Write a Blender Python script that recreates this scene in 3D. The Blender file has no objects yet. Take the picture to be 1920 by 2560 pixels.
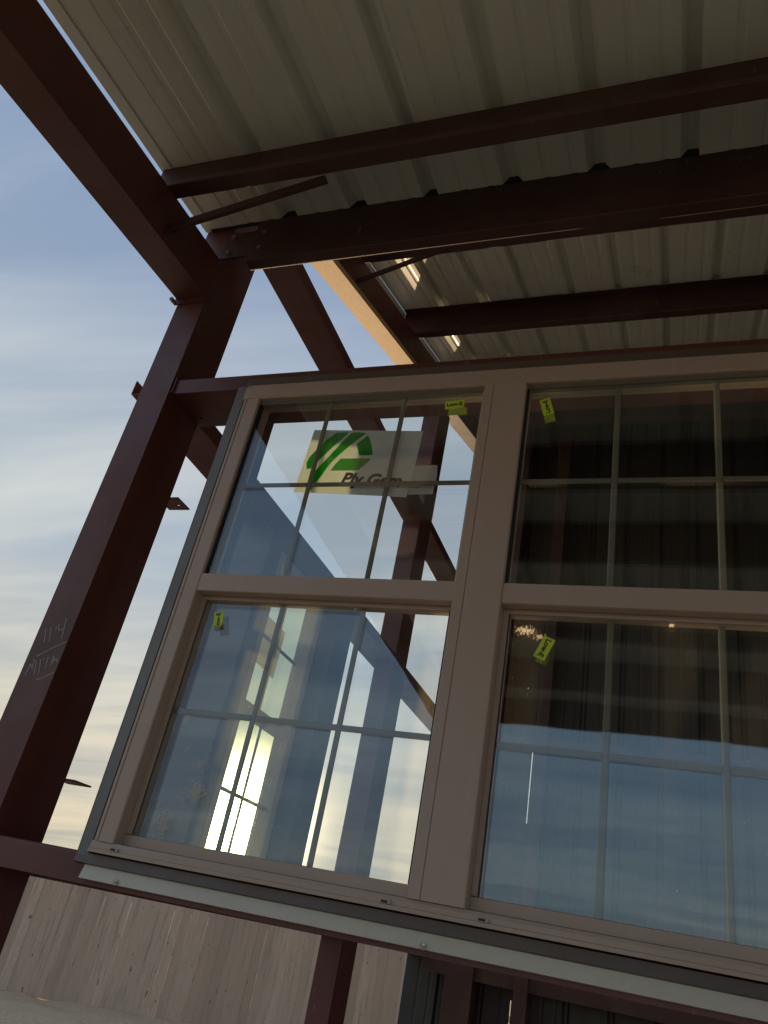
import bpy, bmesh, math, random
from mathutils import Vector, Matrix
import mathutils.geometry as mgeo

S = bpy.context.scene
rad = math.radians
H = 1.60                      # height of the camera above the yard; every z below is measured from the camera

# ------------------------------------------------------------------ camera
right = Vector((0.9357489, 0.3022600, 0.1816944))
down = Vector((0.0, 0.5152010, -0.8570694))
fwd = Vector((-0.3526669, 0.8020018, 0.4820987))
cam_d = bpy.data.cameras.new('camera')
cam = bpy.data.objects.new('camera', cam_d)
S.collection.objects.link(cam)
M = Matrix.Identity(4)
for i in range(3):
    M[i][0] = right[i]; M[i][1] = -down[i]; M[i][2] = -fwd[i]
M[0][3], M[1][3], M[2][3] = 0, 0, H
cam.matrix_world = M
cam_d.sensor_fit = 'HORIZONTAL'
cam_d.sensor_width = 36.0
cam_d.lens = 36.0 * 1928.65 / 1920.0
cam_d.clip_start = 0.02
cam_d.clip_end = 3000
S.camera = cam

# ------------------------------------------------------------------ light
SUN_AZ, SUN_EL = rad(-29.3), rad(5.6)          # azimuth from +Y towards +X
sdir = Vector((math.sin(SUN_AZ) * math.cos(SUN_EL), math.cos(SUN_AZ) * math.cos(SUN_EL), math.sin(SUN_EL)))
world = bpy.data.worlds.new('World')
S.world = world
world.use_nodes = True
wn, wl = world.node_tree.nodes, world.node_tree.links
wn.clear()


def wnode(t, **kw):
    n = wn.new(t)
    for k, v in kw.items():
        setattr(n, k, v)
    return n


def wmath(op, a, b=None, c=None, clamp=False):
    n = wn.new('ShaderNodeMath'); n.operation = op; n.use_clamp = clamp
    for i, v in enumerate((a, b, c)):
        if v is None:
            continue
        if isinstance(v, (int, float)):
            n.inputs[i].default_value = v
        else:
            wl.new(v, n.inputs[i])
    return n.outputs[0]


def wmix(fac, a, b, blend='MIX'):
    n = wn.new('ShaderNodeMix'); n.data_type = 'RGBA'; n.blend_type = blend
    for i, v in ((0, fac), (6, a), (7, b)):
        if isinstance(v, (int, float)):
            n.inputs[i].default_value = v
        elif isinstance(v, tuple):
            n.inputs[i].default_value = (*v, 1)
        else:
            wl.new(v, n.inputs[i])
    return n.outputs[2]


CL_LOC = (7.7, 3.1, 0)
CL_ROT = -20
sky = wnode('ShaderNodeTexSky', sky_type='NISHITA', sun_disc=False, sun_elevation=SUN_EL, sun_rotation=SUN_AZ,
            altitude=200, air_density=1.0, dust_density=2.2, ozone_density=1.6)
tc = wnode('ShaderNodeTexCoord')
sep = wnode('ShaderNodeSeparateXYZ'); wl.new(tc.outputs['Generated'], sep.inputs[0])
dx, dy, dz = sep.outputs
dzp = wmath('MAXIMUM', dz, 0.0)
dotn = wn.new('ShaderNodeVectorMath'); dotn.operation = 'DOT_PRODUCT'
wl.new(tc.outputs['Generated'], dotn.inputs[0]); dotn.inputs[1].default_value = sdir
cosa = wmath('MAXIMUM', dotn.outputs['Value'], 0.0)
skyc = wmix(1.0, sky.outputs['Color'], (0.12, 0.12, 0.12), 'MULTIPLY')
skyc = wmix(1.0, skyc, (.42, .42, .45), 'DARKEN')
# thin high cloud: two noises laid on a flat layer overhead
den = wmath('ADD', dzp, 0.14)
cu = wmath('DIVIDE', dx, den); cv = wmath('DIVIDE', dy, den)
comb = wn.new('ShaderNodeCombineXYZ'); wl.new(cu, comb.inputs[0]); wl.new(cv, comb.inputs[1])


def cloud_layer(rot, scale, loc, freq, lo, hi, dist=.5, detail=8):
    mp = wn.new('ShaderNodeMapping'); wl.new(comb.outputs[0], mp.inputs[0])
    mp.inputs['Rotation'].default_value = (0, 0, rad(rot)); mp.inputs['Scale'].default_value = scale
    mp.inputs['Location'].default_value = loc
    nz = wnode('ShaderNodeTexNoise'); nz.inputs['Scale'].default_value = freq; nz.inputs['Detail'].default_value = detail
    nz.inputs['Roughness'].default_value = 0.5; nz.inputs['Distortion'].default_value = dist
    wl.new(mp.outputs[0], nz.inputs['Vector'])
    cr = wnode('ShaderNodeValToRGB'); wl.new(nz.outputs['Fac'], cr.inputs[0])
    cr.color_ramp.interpolation = 'EASE'
    cr.color_ramp.elements[0].position = lo; cr.color_ramp.elements[0].color = (0, 0, 0, 1)
    cr.color_ramp.elements[1].position = hi; cr.color_ramp.elements[1].color = (1, 1, 1, 1)
    return cr.outputs[0]


big = cloud_layer(CL_ROT, (.45, 1.35, 1), CL_LOC, 1.35, .38, .62, .45, 6)
fine = cloud_layer(CL_ROT + 6, (.5, 2.4, 1), (1.3, 4.2, 0), 2.6, .38, .70, .7, 9)
cloud = wmath('ADD', wmath('MULTIPLY', big, .72), wmath('MULTIPLY', fine, .28))
near = wmath('POWER', cosa, 5.0)                       # towards the sun's side of the sky
# haze: thick towards the sun and low down, thin overhead
hr = wnode('ShaderNodeValToRGB'); wl.new(dzp, hr.inputs[0])
hr.color_ramp.elements[0].position = 0.0; hr.color_ramp.elements[0].color = (.262, .226, .150, 1)
hr.color_ramp.elements[1].position = 0.85; hr.color_ramp.elements[1].color = (.13, .168, .245, 1)
for p_, c_ in ((.08, (.252, .228, .172)), (.18, (.238, .232, .200)), (.34, (.20, .225, .24)), (.52, (.178, .204, .24))):
    e_ = hr.color_ramp.elements.new(p_); e_.color = (*c_, 1)
away = wnode('ShaderNodeValToRGB'); wl.new(dzp, away.inputs[0])
away.color_ramp.elements[0].position = 0.0; away.color_ramp.elements[0].color = (.19, .215, .235, 1)
away.color_ramp.elements[1].position = 0.9; away.color_ramp.elements[1].color = (.085, .13, .22, 1)
e_ = away.color_ramp.elements.new(.30); e_.color = (.125, .175, .245, 1)
side = wmath('ADD', wmath('MULTIPLY', dotn.outputs['Value'], .62), .42, clamp=True)
veil = wmix(side, away.outputs[0], wmix(1.0, hr.outputs[0], (.82, .82, .82), 'MULTIPLY'))
tint = wmix(cloud, (.80, .87, .95), (1.42, 1.34, 1.20))      # clear gaps are bluer and darker, cloud is whiter
vv = wmix(1.0, veil, tint, 'MULTIPLY')
s2 = wmix(.90, skyc, vv)
# the veiled sun behind thin cloud
g1 = wmath('MULTIPLY', wmath('POWER', cosa, 800.0), 12.0)
g2 = wmath('MULTIPLY', wmath('POWER', cosa, 220.0), 0.22)
glow = wmath('ADD', g1, g2)
gcol = wn.new('ShaderNodeVectorMath'); gcol.operation = 'SCALE'
gcol.inputs[0].default_value = (1.0, 0.80, 0.46); wl.new(glow, gcol.inputs['Scale'])
s3 = wmix(1.0, s2, gcol.outputs[0], 'ADD')
bg = wnode('ShaderNodeBackground'); bg.inputs['Strength'].default_value = 1.0
wl.new(s3, bg.inputs['Color'])
wo = wnode('ShaderNodeOutputWorld'); wl.new(bg.outputs[0], wo.inputs[0])

sun_d = bpy.data.lights.new('sun', 'SUN')
sun_d.energy = 2.1; sun_d.angle = rad(0.6); sun_d.color = (1.0, 0.70, 0.40)
sun = bpy.data.objects.new('sun', sun_d); S.collection.objects.link(sun)
sun.rotation_euler = (-sdir).to_track_quat('-Z', 'Y').to_euler()
sun.location = (-6, 10, 6)

S.view_settings.view_transform = 'Standard'
S.view_settings.look = 'None'
S.view_settings.exposure = 1.4
S.view_settings.gamma = 1.0
S.cycles.transparent_max_bounces = 32
S.cycles.max_bounces = 12
S.cycles.diffuse_bounces = 5

# ------------------------------------------------------------------ materials
MATS = {}


class NT:
    def __init__(self, name):
        m = bpy.data.materials.new(name); m.use_nodes = True
        self.m = m; self.n = m.node_tree.nodes; self.l = m.node_tree.links; self.n.clear()
        self.out = self.n.new('ShaderNodeOutputMaterial')
        self.tc = self.n.new('ShaderNodeTexCoord')

    def put(self, sock, v):
        if isinstance(v, (int, float)):
            sock.default_value = v
        elif isinstance(v, tuple):
            sock.default_value = (*v, 1) if len(v) == 3 and sock.type == 'RGBA' else v
        else:
            self.l.new(v, sock)

    def noise(self, scale, detail=4, stretch=(1, 1, 1), rough=0.55, coord='Object', loc=(0, 0, 0), dist=0.0):
        mp = self.n.new('ShaderNodeMapping'); self.l.new(self.tc.outputs[coord], mp.inputs[0])
        mp.inputs['Scale'].default_value = stretch; mp.inputs['Location'].default_value = loc
        t = self.n.new('ShaderNodeTexNoise'); self.l.new(mp.outputs[0], t.inputs['Vector'])
        t.inputs['Scale'].default_value = scale; t.inputs['Detail'].default_value = detail
        t.inputs['Roughness'].default_value = rough; t.inputs['Distortion'].default_value = dist
        return t.outputs['Fac']

    def ramp(self, f, a, b, ca=(0, 0, 0), cb=(1, 1, 1)):
        r = self.n.new('ShaderNodeValToRGB'); self.l.new(f, r.inputs[0])
        r.color_ramp.elements[0].position = a; r.color_ramp.elements[0].color = (*ca, 1)
        r.color_ramp.elements[1].position = b; r.color_ramp.elements[1].color = (*cb, 1)
        return r.outputs[0]

    def mix(self, f, a, b, blend='MIX'):
        n = self.n.new('ShaderNodeMix'); n.data_type = 'RGBA'; n.blend_type = blend
        self.put(n.inputs[0], f); self.put(n.inputs[6], a); self.put(n.inputs[7], b)
        return n.outputs[2]

    def math(self, op, a, b=0.0, clamp=False):
        n = self.n.new('ShaderNodeMath'); n.operation = op; n.use_clamp = clamp
        self.put(n.inputs[0], a); self.put(n.inputs[1], b)
        return n.outputs[0]

    def bump(self, h, strength=0.2, dist=0.01):
        b = self.n.new('ShaderNodeBump'); b.inputs['Strength'].default_value = strength
        b.inputs['Distance'].default_value = dist; self.l.new(h, b.inputs['Height'])
        return b.outputs[0]

    def bsdf(self, col, rough=0.5, metal=0.0, normal=None, spec=None):
        p = self.n.new('ShaderNodeBsdfPrincipled')
        self.put(p.inputs['Base Color'], col); self.put(p.inputs['Roughness'], rough)
        p.inputs['Metallic'].default_value = metal
        if spec is not None:
            p.inputs['Specular IOR Level'].default_value = spec
        if normal is not None:
            self.l.new(normal, p.inputs['Normal'])
        return p.outputs[0]

    def shader_mix(self, f, a, b):
        n = self.n.new('ShaderNodeMixShader'); self.put(n.inputs[0], f)
        self.l.new(a, n.inputs[1]); self.l.new(b, n.inputs[2])
        return n.outputs[0]

    def done(self, sh):
        self.l.new(sh, self.out.inputs[0]); MATS[self.m.name] = self.m
        return self.m


def paint(name, col, col2, scale=3.0, rough=0.55, stretch=(1, 1, 1), bump=0.05, fine=60.0, specks=0.0, speck_col=(.3, .25, .2), coord='Object'):
    t = NT(name)
    a = t.noise(scale, 5, stretch, coord=coord); c = t.mix(t.ramp(a, .35, .7), col, col2)
    f = t.noise(fine, 3, stretch, coord=coord)
    c = t.mix(t.math('MULTIPLY', f, 0.35), c, tuple(x * 0.6 for x in col))
    if specks:
        v = t.noise(fine * 0.4, 6, coord=coord, rough=.7, loc=(3, 1, 7))
        c = t.mix(t.math('MULTIPLY', t.ramp(v, .66, .74), specks), c, speck_col)
    rr = t.ramp(t.noise(scale * 2.3, 4, coord=coord), .3, .75, (rough - .1,) * 3, (rough + .15,) * 3)
    return t.done(t.bsdf(c, rr, 0, t.bump(f, bump, .002)))




def m_steel(name, c1, c2):
    t = NT(name)
    a = t.noise(1.6, 6, rough=.6, coord='Object'); c = t.mix(t.ramp(a, .35, .68), c1, c2)
    dust = t.ramp(t.noise(3.2, 7, (1, 1, .5), .65, loc=(5, 2, 1)), .52, .78)
    c = t.mix(t.math('MULTIPLY', dust, .30), c, (.20, .13, .11))                       # pale dust film
    scr = t.ramp(t.noise(42, 3, (1, 6, .35), .5, loc=(1, 7, 3)), .70, .745)
    c = t.mix(t.math('MULTIPLY', scr, .5), c, (.27, .17, .14))                          # scuffs
    rust = t.ramp(t.noise(18, 6, rough=.7, loc=(9, 4, 6)), .70, .78)
    c = t.mix(t.math('MULTIPLY', rust, .5), c, (.055, .022, .012))
    f = t.noise(130, 3)
    r = t.ramp(t.noise(5, 5, loc=(2, 9, 4)), .3, .75, (.40,) * 3, (.66,) * 3)
    t.done(t.bsdf(c, r, 0, t.bump(f, .10, .002)))


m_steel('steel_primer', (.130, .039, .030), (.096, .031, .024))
m_steel('steel_primer_shaded', (.074, .030, .021), (.058, .024, .017))  # same red primer, darkened: shade on the secondary steel put into its colour


def m_vinyl():
    t = NT('vinyl_tan')
    a = t.noise(1.5, 5); c = t.mix(t.ramp(a, .35, .7), (.46, .345, .268), (.42, .315, .247))
    st = t.ramp(t.noise(26, 5, (1, 1, .06), .6, loc=(3, 0, 1)), .56, .80)
    c = t.mix(t.math('MULTIPLY', st, .35), c, (.52, .43, .36))                          # chalky runs
    d = t.ramp(t.noise(9, 8, (1, 1, .6), .72, loc=(6, 1, 2)), .62, .80)
    c = t.mix(t.math('MULTIPLY', d, .38), c, (.20, .15, .11))                           # handling dirt
    r = t.ramp(t.noise(6, 4, loc=(1, 1, 8)), .3, .75, (.36,) * 3, (.58,) * 3)
    t.done(t.bsdf(c, r, 0, t.bump(t.noise(60, 3, (1, 1, .2)), .05, .001)))


m_vinyl()
paint('trim_grey', (.19, .178, .168), (.155, .146, .138), 2.5, .38, bump=.03)
paint('trim_bronze', (.135, .102, .075), (.108, .083, .062), 2.5, .4, bump=.03)
paint('flashing_white', (.66, .61, .50), (.58, .535, .44), 2.0, .42, bump=.03, specks=.25, speck_col=(.3, .28, .22))
paint('roof_white', (.79, .80, .70), (.71, .72, .63), 1.2, .36, stretch=(1, .15, 1), bump=.03, fine=25, specks=.18, speck_col=(.25, .22, .16))
paint('siding_dark', (.055, .052, .040), (.045, .042, .033), 1.4, .5, stretch=(1, 1, .2), bump=.04, fine=25)
paint('muntin_vinyl', (.20, .18, .13), (.18, .165, .12), 2, .5, bump=.01)
paint('foam_black', (.02, .02, .02), (.03, .03, .028), 20, .9)
paint('gasket_black', (.015, .013, .012), (.02, .018, .016), 20, .6)
paint('bolt_steel', (.24, .22, .20), (.16, .14, .12), 30, .4)
paint('sticker_lime', (.62, .80, .04), (.58, .76, .05), 6, .45, bump=.01)
paint('ink_black', (.012, .012, .012), (.015, .015, .015), 10, .6)
paint('chalk_white', (.55, .53, .50), (.40, .38, .36), 90, .95)
paint('concrete_grey', (.30, .28, .25), (.24, .22, .20), 3, .85, bump=.2)


def m_screw():
    t = NT('screw_zinc'); t.done(t.bsdf((.70, .70, .68), .22, 1.0))


m_screw()


def m_pine():
    t = NT('pine_board')
    g = t.noise(7, 6, (7, .35, 7), dist=1.2)
    c = t.mix(t.ramp(g, .3, .7), (.50, .31, .14), (.60, .40, .20))
    k = t.ramp(t.noise(4.5, 2, (2, .6, 2), loc=(4, 0, 2)), .72, .78)
    c = t.mix(k, c, (.22, .11, .05))
    t.done(t.bsdf(c, .7, 0, t.bump(g, .12, .002)))


m_pine()


def m_plank():
    t = NT('board_pale')
    oi = t.n.new('ShaderNodeObjectInfo')
    ad = t.n.new('ShaderNodeVectorMath'); ad.operation = 'SCALE'
    ad.inputs[0].default_value = (9.1, 17.3, 31.7); t.l.new(oi.outputs['Random'], ad.inputs['Scale'])
    ad2 = t.n.new('ShaderNodeVectorMath'); ad2.operation = 'ADD'
    t.l.new(t.tc.outputs['Object'], ad2.inputs[0]); t.l.new(ad.outputs[0], ad2.inputs[1])

    def nz(scale, st, d=5, dist=0.0):
        mp = t.n.new('ShaderNodeMapping'); t.l.new(ad2.outputs[0], mp.inputs[0]); mp.inputs['Scale'].default_value = st
        q = t.n.new('ShaderNodeTexNoise'); t.l.new(mp.outputs[0], q.inputs['Vector'])
        q.inputs['Scale'].default_value = scale; q.inputs['Detail'].default_value = d; q.inputs['Distortion'].default_value = dist
        return q.outputs['Fac']
    grain = nz(10, (8, 8, .5), 6, .8)
    tone = t.ramp(oi.outputs['Random'], 0, 1, (.46, .315, .21), (.66, .47, .325))
    c = t.mix(t.ramp(grain, .42, .85), tone, (.44, .31, .215))
    c = t.mix(t.ramp(nz(5, (3.5, 3.5, .25), 4), .54, .74), c, (.36, .265, .195))
    c = t.mix(t.ramp(nz(17, (1, 1, .45), 2), .70, .76), c, (.14, .08, .05))
    t.done(t.bsdf(c, .72, 0, t.bump(grain, .12, .002)))


m_plank()


def m_dirt():
    t = NT('dirt')
    a = t.noise(.8, 8, rough=.65); b = t.noise(14, 8, rough=.7)
    c = t.mix(t.ramp(a, .35, .65), (.60, .40, .22), (.48, .32, .175))
    c = t.mix(t.ramp(b, .45, .7), c, (.60, .45, .29))
    c = t.mix(t.ramp(t.noise(30, 4, rough=.6), .66, .74), c, (.12, .08, .05))
    t.done(t.bsdf(c, .95, 0, t.bump(b, .8, .03)))


m_dirt()


def m_glass(name, refl, tint, gtint=(1, 1, 1), smears=(), specks=0.0, haze=0.0, dcol=(.85, .82, .74)):
    t = NT(name)
    tr = t.n.new('ShaderNodeBsdfTransparent'); tr.inputs[0].default_value = (*tint, 1)
    gl = t.n.new('ShaderNodeBsdfGlossy'); gl.inputs['Roughness'].default_value = 0.0
    gl.inputs['Color'].default_value = (*gtint, 1)
    gm = t.n.new('ShaderNodeNewGeometry')
    dp = t.n.new('ShaderNodeVectorMath'); dp.operation = 'DOT_PRODUCT'
    t.l.new(gm.outputs['Normal'], dp.inputs[0]); t.l.new(gm.outputs['Incoming'], dp.inputs[1])
    wv = t.bump(t.noise(2.6, 2, (1, 1, 1.6), .5, loc=(refl * 40, 1, 2)), .028, .02)
    t.l.new(wv, gl.inputs['Normal'])
    one = t.math('SUBTRACT', 1.0, t.math('ABSOLUTE', dp.outputs['Value']), clamp=True)
    f = t.math('ADD', t.math('MULTIPLY', t.math('POWER', one, 5.0), .9), refl, clamp=True)   # Fresnel, both sides alike
    sh = t.shader_mix(f, tr.outputs[0], gl.outputs[0])
    if smears or specks or haze:
        df = t.n.new('ShaderNodeBsdfDiffuse'); df.inputs[0].default_value = (*dcol, 1)
        tl = t.n.new('ShaderNodeBsdfTranslucent'); tl.inputs[0].default_value = (.75, .70, .58, 1)
        dirt = t.shader_mix(.6, df.outputs[0], tl.outputs[0])
        geo = t.n.new('ShaderNodeNewGeometry')
        tot = None
        for (sx, sz, rx, rz, dens) in smears:
            sub = t.n.new('ShaderNodeVectorMath'); sub.operation = 'SUBTRACT'
            t.l.new(geo.outputs['Position'], sub.inputs[0]); sub.inputs[1].default_value = (sx, 0, sz + H)
            ml = t.n.new('ShaderNodeVectorMath'); ml.operation = 'MULTIPLY'
            t.l.new(sub.outputs[0], ml.inputs[0]); ml.inputs[1].default_value = (1 / rx, 0, 1 / rz)
            ln = t.n.new('ShaderNodeVectorMath'); ln.operation = 'LENGTH'; t.l.new(ml.outputs[0], ln.inputs[0])
            m = t.math('SUBTRACT', 1.0, ln.outputs['Value'], clamp=True)
            n = t.noise(170, 5, (1, 1, .6), .75, 'Object', (sx * 9, 3, sz * 5))
            k = t.ramp(t.math('ADD', t.math('MULTIPLY', m, .34), n), .66, .78)
            k = t.math('MULTIPLY', t.math('MULTIPLY', k, t.math('GREATER_THAN', m, 0.02)), dens)
            tot = k if tot is None else t.math('MAXIMUM', tot, k)
        if specks:
            v = t.n.new('ShaderNodeTexVoronoi'); v.inputs['Scale'].default_value = 34
            t.l.new(t.tc.outputs['Object'], v.inputs['Vector'])
            sz_ = t.ramp(t.noise(9, 2, loc=(1, 2, 3)), .45, .75, (0, 0, 0), (.075, .075, .075))
            k = t.math('MULTIPLY', t.math('LESS_THAN', v.outputs['Distance'], sz_), specks)
            tot = k if tot is None else t.math('MAXIMUM', tot, k)
        if haze:
            k = t.math('MULTIPLY', t.ramp(t.noise(5, 6, (1, 1, .35), .6, loc=(2, 2, 2)), .4, .8), haze)
            sh = t.shader_mix(k, sh, tl.outputs[0])
        sh = t.shader_mix(tot, sh, dirt) if tot is not None else sh
    t.done(sh)


m_glass('glass_clear', .092, (.95, .97, .96), (.78, .92, 1.0))
m_glass('glass_dusty', .092, (.95, .97, .96), (.78, .92, 1.0), specks=.8, haze=.20,
        smears=((-1.165, .255, .045, .06, .85), (-1.235, .165, .035, .065, .8), (-1.20, .235, .03, .03, .6), (-1.185, .325, .025, .015, .8), (-0.83, .788, .012, .012, .9)))
m_glass('glass_smeared', .092, (.95, .97, .96), (.78, .92, 1.0), specks=.6, haze=.03, dcol=(.62, .42, .20),
        smears=((-.355, .752, .05, .022, .9), (-.318, .738, .03, .014, .8), (-.0062, .786, .012, .012, .9)))
m_glass('glass_green', .07, (.86, .91, .80), (.9, .95, 1.0), specks=.3)


def m_paper(name, col, tcol, crumple=.1, thru=.5):
    t = NT(name)
    n = t.noise(30, 5); c = t.mix(t.ramp(n, .4, .7), col, tuple(x * .88 for x in col))
    tl = t.n.new('ShaderNodeBsdfTranslucent'); t.put(tl.inputs[0], tcol)
    sh = t.shader_mix(thru, t.bsdf(c, .7, 0, t.bump(n, crumple, .002)), tl.outputs[0])
    t.done(sh)


m_paper('label_paper', (.86, .87, .85), (.95, .96, .92), .1, .58)
m_paper('label_green', (.05, .42, .03), (.10, .80, .05), .02, .62)
m_paper('label_tape', (.78, .78, .75), (.80, .79, .72))
m_paper('label_back', (.50, .48, .42), (.85, .82, .72), .3)

# ------------------------------------------------------------------ building helpers
C = S.collection
WL = {}


def wloc(o):
    return WL.get(o.name, Vector((0, 0, 0))) if o is not None else Vector((0, 0, 0))


def tag(o, label=None, cat=None, group=None, kind=None):
    if label: o['label'] = label
    if cat:
        o['category'] = cat; o['kind'] = 'thing'
    if group: o['group'] = group
    if kind: o['kind'] = kind
    return o


def thing(name, label, cat, base, group=None):
    o = bpy.data.objects.new(name, None); C.objects.link(o)
    o.empty_display_size = .05
    b = Vector((base[0], base[1], base[2] + H)); o.location = b; WL[o.name] = b
    return tag(o, label, cat, group)


def finish(name, bm, mat, parent=None, bevel=0.0, smooth=False):
    if bevel > 0:
        es = [e for e in bm.edges if len(e.link_faces) == 2 and e.calc_face_angle(0) > .6]
        if es:
            bmesh.ops.bevel(bm, geom=es, offset=bevel, segments=1, affect='EDGES', clamp_overlap=True)
    bmesh.ops.recalc_face_normals(bm, faces=bm.faces[:])
    xs = [v.co.x for v in bm.verts]; ys = [v.co.y for v in bm.verts]; zs = [v.co.z for v in bm.verts]
    c = Vector(((min(xs) + max(xs)) / 2, (min(ys) + max(ys)) / 2, (min(zs) + max(zs)) / 2))
    for v in bm.verts:
        v.co -= c
    me = bpy.data.meshes.new(name); bm.to_mesh(me); bm.free()
    if smooth:
        for p in me.polygons: p.use_smooth = True
    me.materials.append(MATS[mat])
    o = bpy.data.objects.new(name, me); C.objects.link(o)
    w = c + Vector((0, 0, H)); WL[o.name] = w
    o.location = w - wloc(parent)
    if parent is not None:
        o.parent = parent
    return o


def add_box(bm, x0, x1, y0, y1, z0, z1):
    v = [bm.verts.new(p) for p in ((x0, y0, z0), (x1, y0, z0), (x1, y1, z0), (x0, y1, z0), (x0, y0, z1), (x1, y0, z1), (x1, y1, z1), (x0, y1, z1))]
    for f in ((0, 1, 2, 3), (4, 5, 6, 7), (0, 1, 5, 4), (1, 2, 6, 5), (2, 3, 7, 6), (3, 0, 4, 7)):
        bm.faces.new([v[i] for i in f])


def box(name, x0, x1, y0, y1, z0, z1, mat, parent=None, bevel=0.002):
    bm = bmesh.new(); add_box(bm, x0, x1, y0, y1, z0, z1)
    return finish(name, bm, mat, parent, bevel)


def add_prism(bm, prof, A, B, u, v):
    A, B, u, v = Vector(A), Vector(B), Vector(u), Vector(v)
    a = [bm.verts.new(A + u * p[0] + v * p[1]) for p in prof]
    b = [bm.verts.new(B + u * p[0] + v * p[1]) for p in prof]
    n = len(prof)
    for i in range(n):
        j = (i + 1) % n
        bm.faces.new((a[i], a[j], b[j], b[i]))
    bm.faces.new(a[::-1]); bm.faces.new(b)


def prism(name, prof, A, B, u, v, mat, parent=None, bevel=0.0):
    bm = bmesh.new(); add_prism(bm, prof, A, B, u, v)
    return finish(name, bm, mat, parent, bevel)


def open_profile(pts, t):
    """thin sheet-metal section: polyline thickened by t to its left"""
    n = len(pts); off = []
    for i in range(n):
        d1 = (Vector(pts[i]) - Vector(pts[i - 1])).normalized() if i > 0 else None
        d2 = (Vector(pts[i + 1]) - Vector(pts[i])).normalized() if i < n - 1 else None
        d1 = d1 or d2; d2 = d2 or d1
        n1 = Vector((-d1.y, d1.x)); n2 = Vector((-d2.y, d2.x))
        m = (n1 + n2); m = m / max(.3, m.dot(n1))
        off.append((pts[i][0] + m.x * t, pts[i][1] + m.y * t))
    return list(pts) + off[::-1]


def rounded(pts, r=.006, n=3):
    """round the inner corners of an open polyline"""
    out = [tuple(pts[0])]
    for i in range(1, len(pts) - 1):
        p0, p1, p2 = Vector(pts[i - 1]), Vector(pts[i]), Vector(pts[i + 1])
        a = (p0 - p1); b = (p2 - p1); k = min(r, a.length * .45, b.length * .45)
        A = p1 + a.normalized() * k; B = p1 + b.normalized() * k
        for j in range(n + 1):
            t_ = j / n
            q = A * (1 - t_) ** 2 + p1 * 2 * t_ * (1 - t_) + B * t_ ** 2
            out.append((q.x, q.y))
    out.append(tuple(pts[-1]))
    return out


def cyl(name, c, axis, r, h, mat, parent=None, seg=12, r2=None):
    bm = bmesh.new()
    ax = Vector(axis).normalized(); q = Vector((0, 0, 1)).rotation_difference(ax)
    bmesh.ops.create_cone(bm, cap_ends=True, segments=seg, radius1=r, radius2=r if r2 is None else r2, depth=h)
    for v in bm.verts:
        v.co = q @ v.co + Vector(c)
    return finish(name, bm, mat, parent)


def plate_poly(name, pts, y, t, mat, parent=None):
    """flat shape in an XZ plane, facing -Y, from outline pts"""
    bm = bmesh.new()
    a = [bm.verts.new((p[0], y, p[1])) for p in pts]
    b = [bm.verts.new((p[0], y + t, p[1])) for p in pts]
    n = len(pts)
    for i in range(n):
        j = (i + 1) % n
        bm.faces.new((a[i], a[j], b[j], b[i]))
    tri = mgeo.tessellate_polygon([[Vector((p[0], p[1], 0)) for p in pts]])
    for f in tri:
        try:
            bm.faces.new([a[i] for i in f]); bm.faces.new([b[i] for i in f])
        except ValueError:
            pass
    return finish(name, bm, mat, parent)


def text_mesh(body, size, bold=0.0, shear=0.0):
    cu = bpy.data.curves.new('tmp_text', 'FONT'); cu.body = body; cu.size = size; cu.offset = bold; cu.shear = shear
    cu.resolution_u = 4
    ob = bpy.data.objects.new('tmp_text', cu); C.objects.link(ob)
    dg = bpy.context.evaluated_depsgraph_get(); dg.update()
    me = bpy.data.meshes.new_from_object(ob.evaluated_get(dg))
    vs = [(v.co.x, v.co.y) for v in me.vertices]; fs = [tuple(p.vertices) for p in me.polygons]
    bpy.data.objects.remove(ob); bpy.data.curves.remove(cu); bpy.data.meshes.remove(me)
    x0 = min(v[0] for v in vs); x1 = max(v[0] for v in vs); y0 = min(v[1] for v in vs); y1 = max(v[1] for v in vs)
    return [(v[0] - x0, v[1] - y0) for v in vs], fs, x1 - x0, y1 - y0


# ------------------------------------------------------------------ ground
def ground_h(x, y):
    z = -H
    near = max(0, min(1, 2.2 - math.hypot(x + 3, y - 6) / 9))
    z += near * .016 * (math.sin(x * 2.1 + y * 3.7) + math.sin(y * 5.3 - x * 4.1) + math.sin(x * 11 + 1.7 * y) * .5 + math.sin(7.7 * y + 2 * math.sin(3 * x)) * .5)
    h = math.sin(x * 12.9898 + y * 78.233) * 43758.5453
    z += near * (h - math.floor(h) - .5) * .02
    return z


def build_ground():
    def axis(c, fine0, fine1):
        out = []; v = fine0
        while v <= fine1: out.append(v); v += .10
        s = .15; v = fine1
        while v < 900: v += s; s *= 1.28; out.append(v)
        s = .15; v = fine0; lo = []
        while v > -900: v -= s; s *= 1.28; lo.append(v)
        return lo[::-1] + out
    X = axis(0, -11.0, 3.0); Y = axis(0, -1.0, 15.0)
    bm = bmesh.new()
    g = [[bm.verts.new((x, y, ground_h(x, y))) for x in X] for y in Y]
    for j in range(len(Y) - 1):
        for i in range(len(X) - 1):
            bm.faces.new((g[j][i], g[j][i + 1], g[j + 1][i + 1], g[j + 1][i]))
    o = finish('ground', bm, 'dirt', None, 0, True)
    tag(o, kind='structure')


build_ground()

# ------------------------------------------------------------------ steel frame
CX0, CX1 = -1.863, -1.7345        # column width
GX0, GX1 = -1.905, -1.722         # gable girts, outer and inner face
R8 = .203


def box_section(x0, x1, d0, d1):
    """closed rectangular steel section"""
    return [(x0, d0), (x1, d0), (x1, d1), (x0, d1)]


def shaft(x0, x1, y0, y1, z0, z1, parent):
    return box('shaft', x0, x1, y0, y1, z0, z1, 'steel_primer', parent, .005)


def tube(bm, x0, x1, y0, y1, z0, z1):
    add_box(bm, x0, x1, y0, y1, z0, z1)


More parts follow.
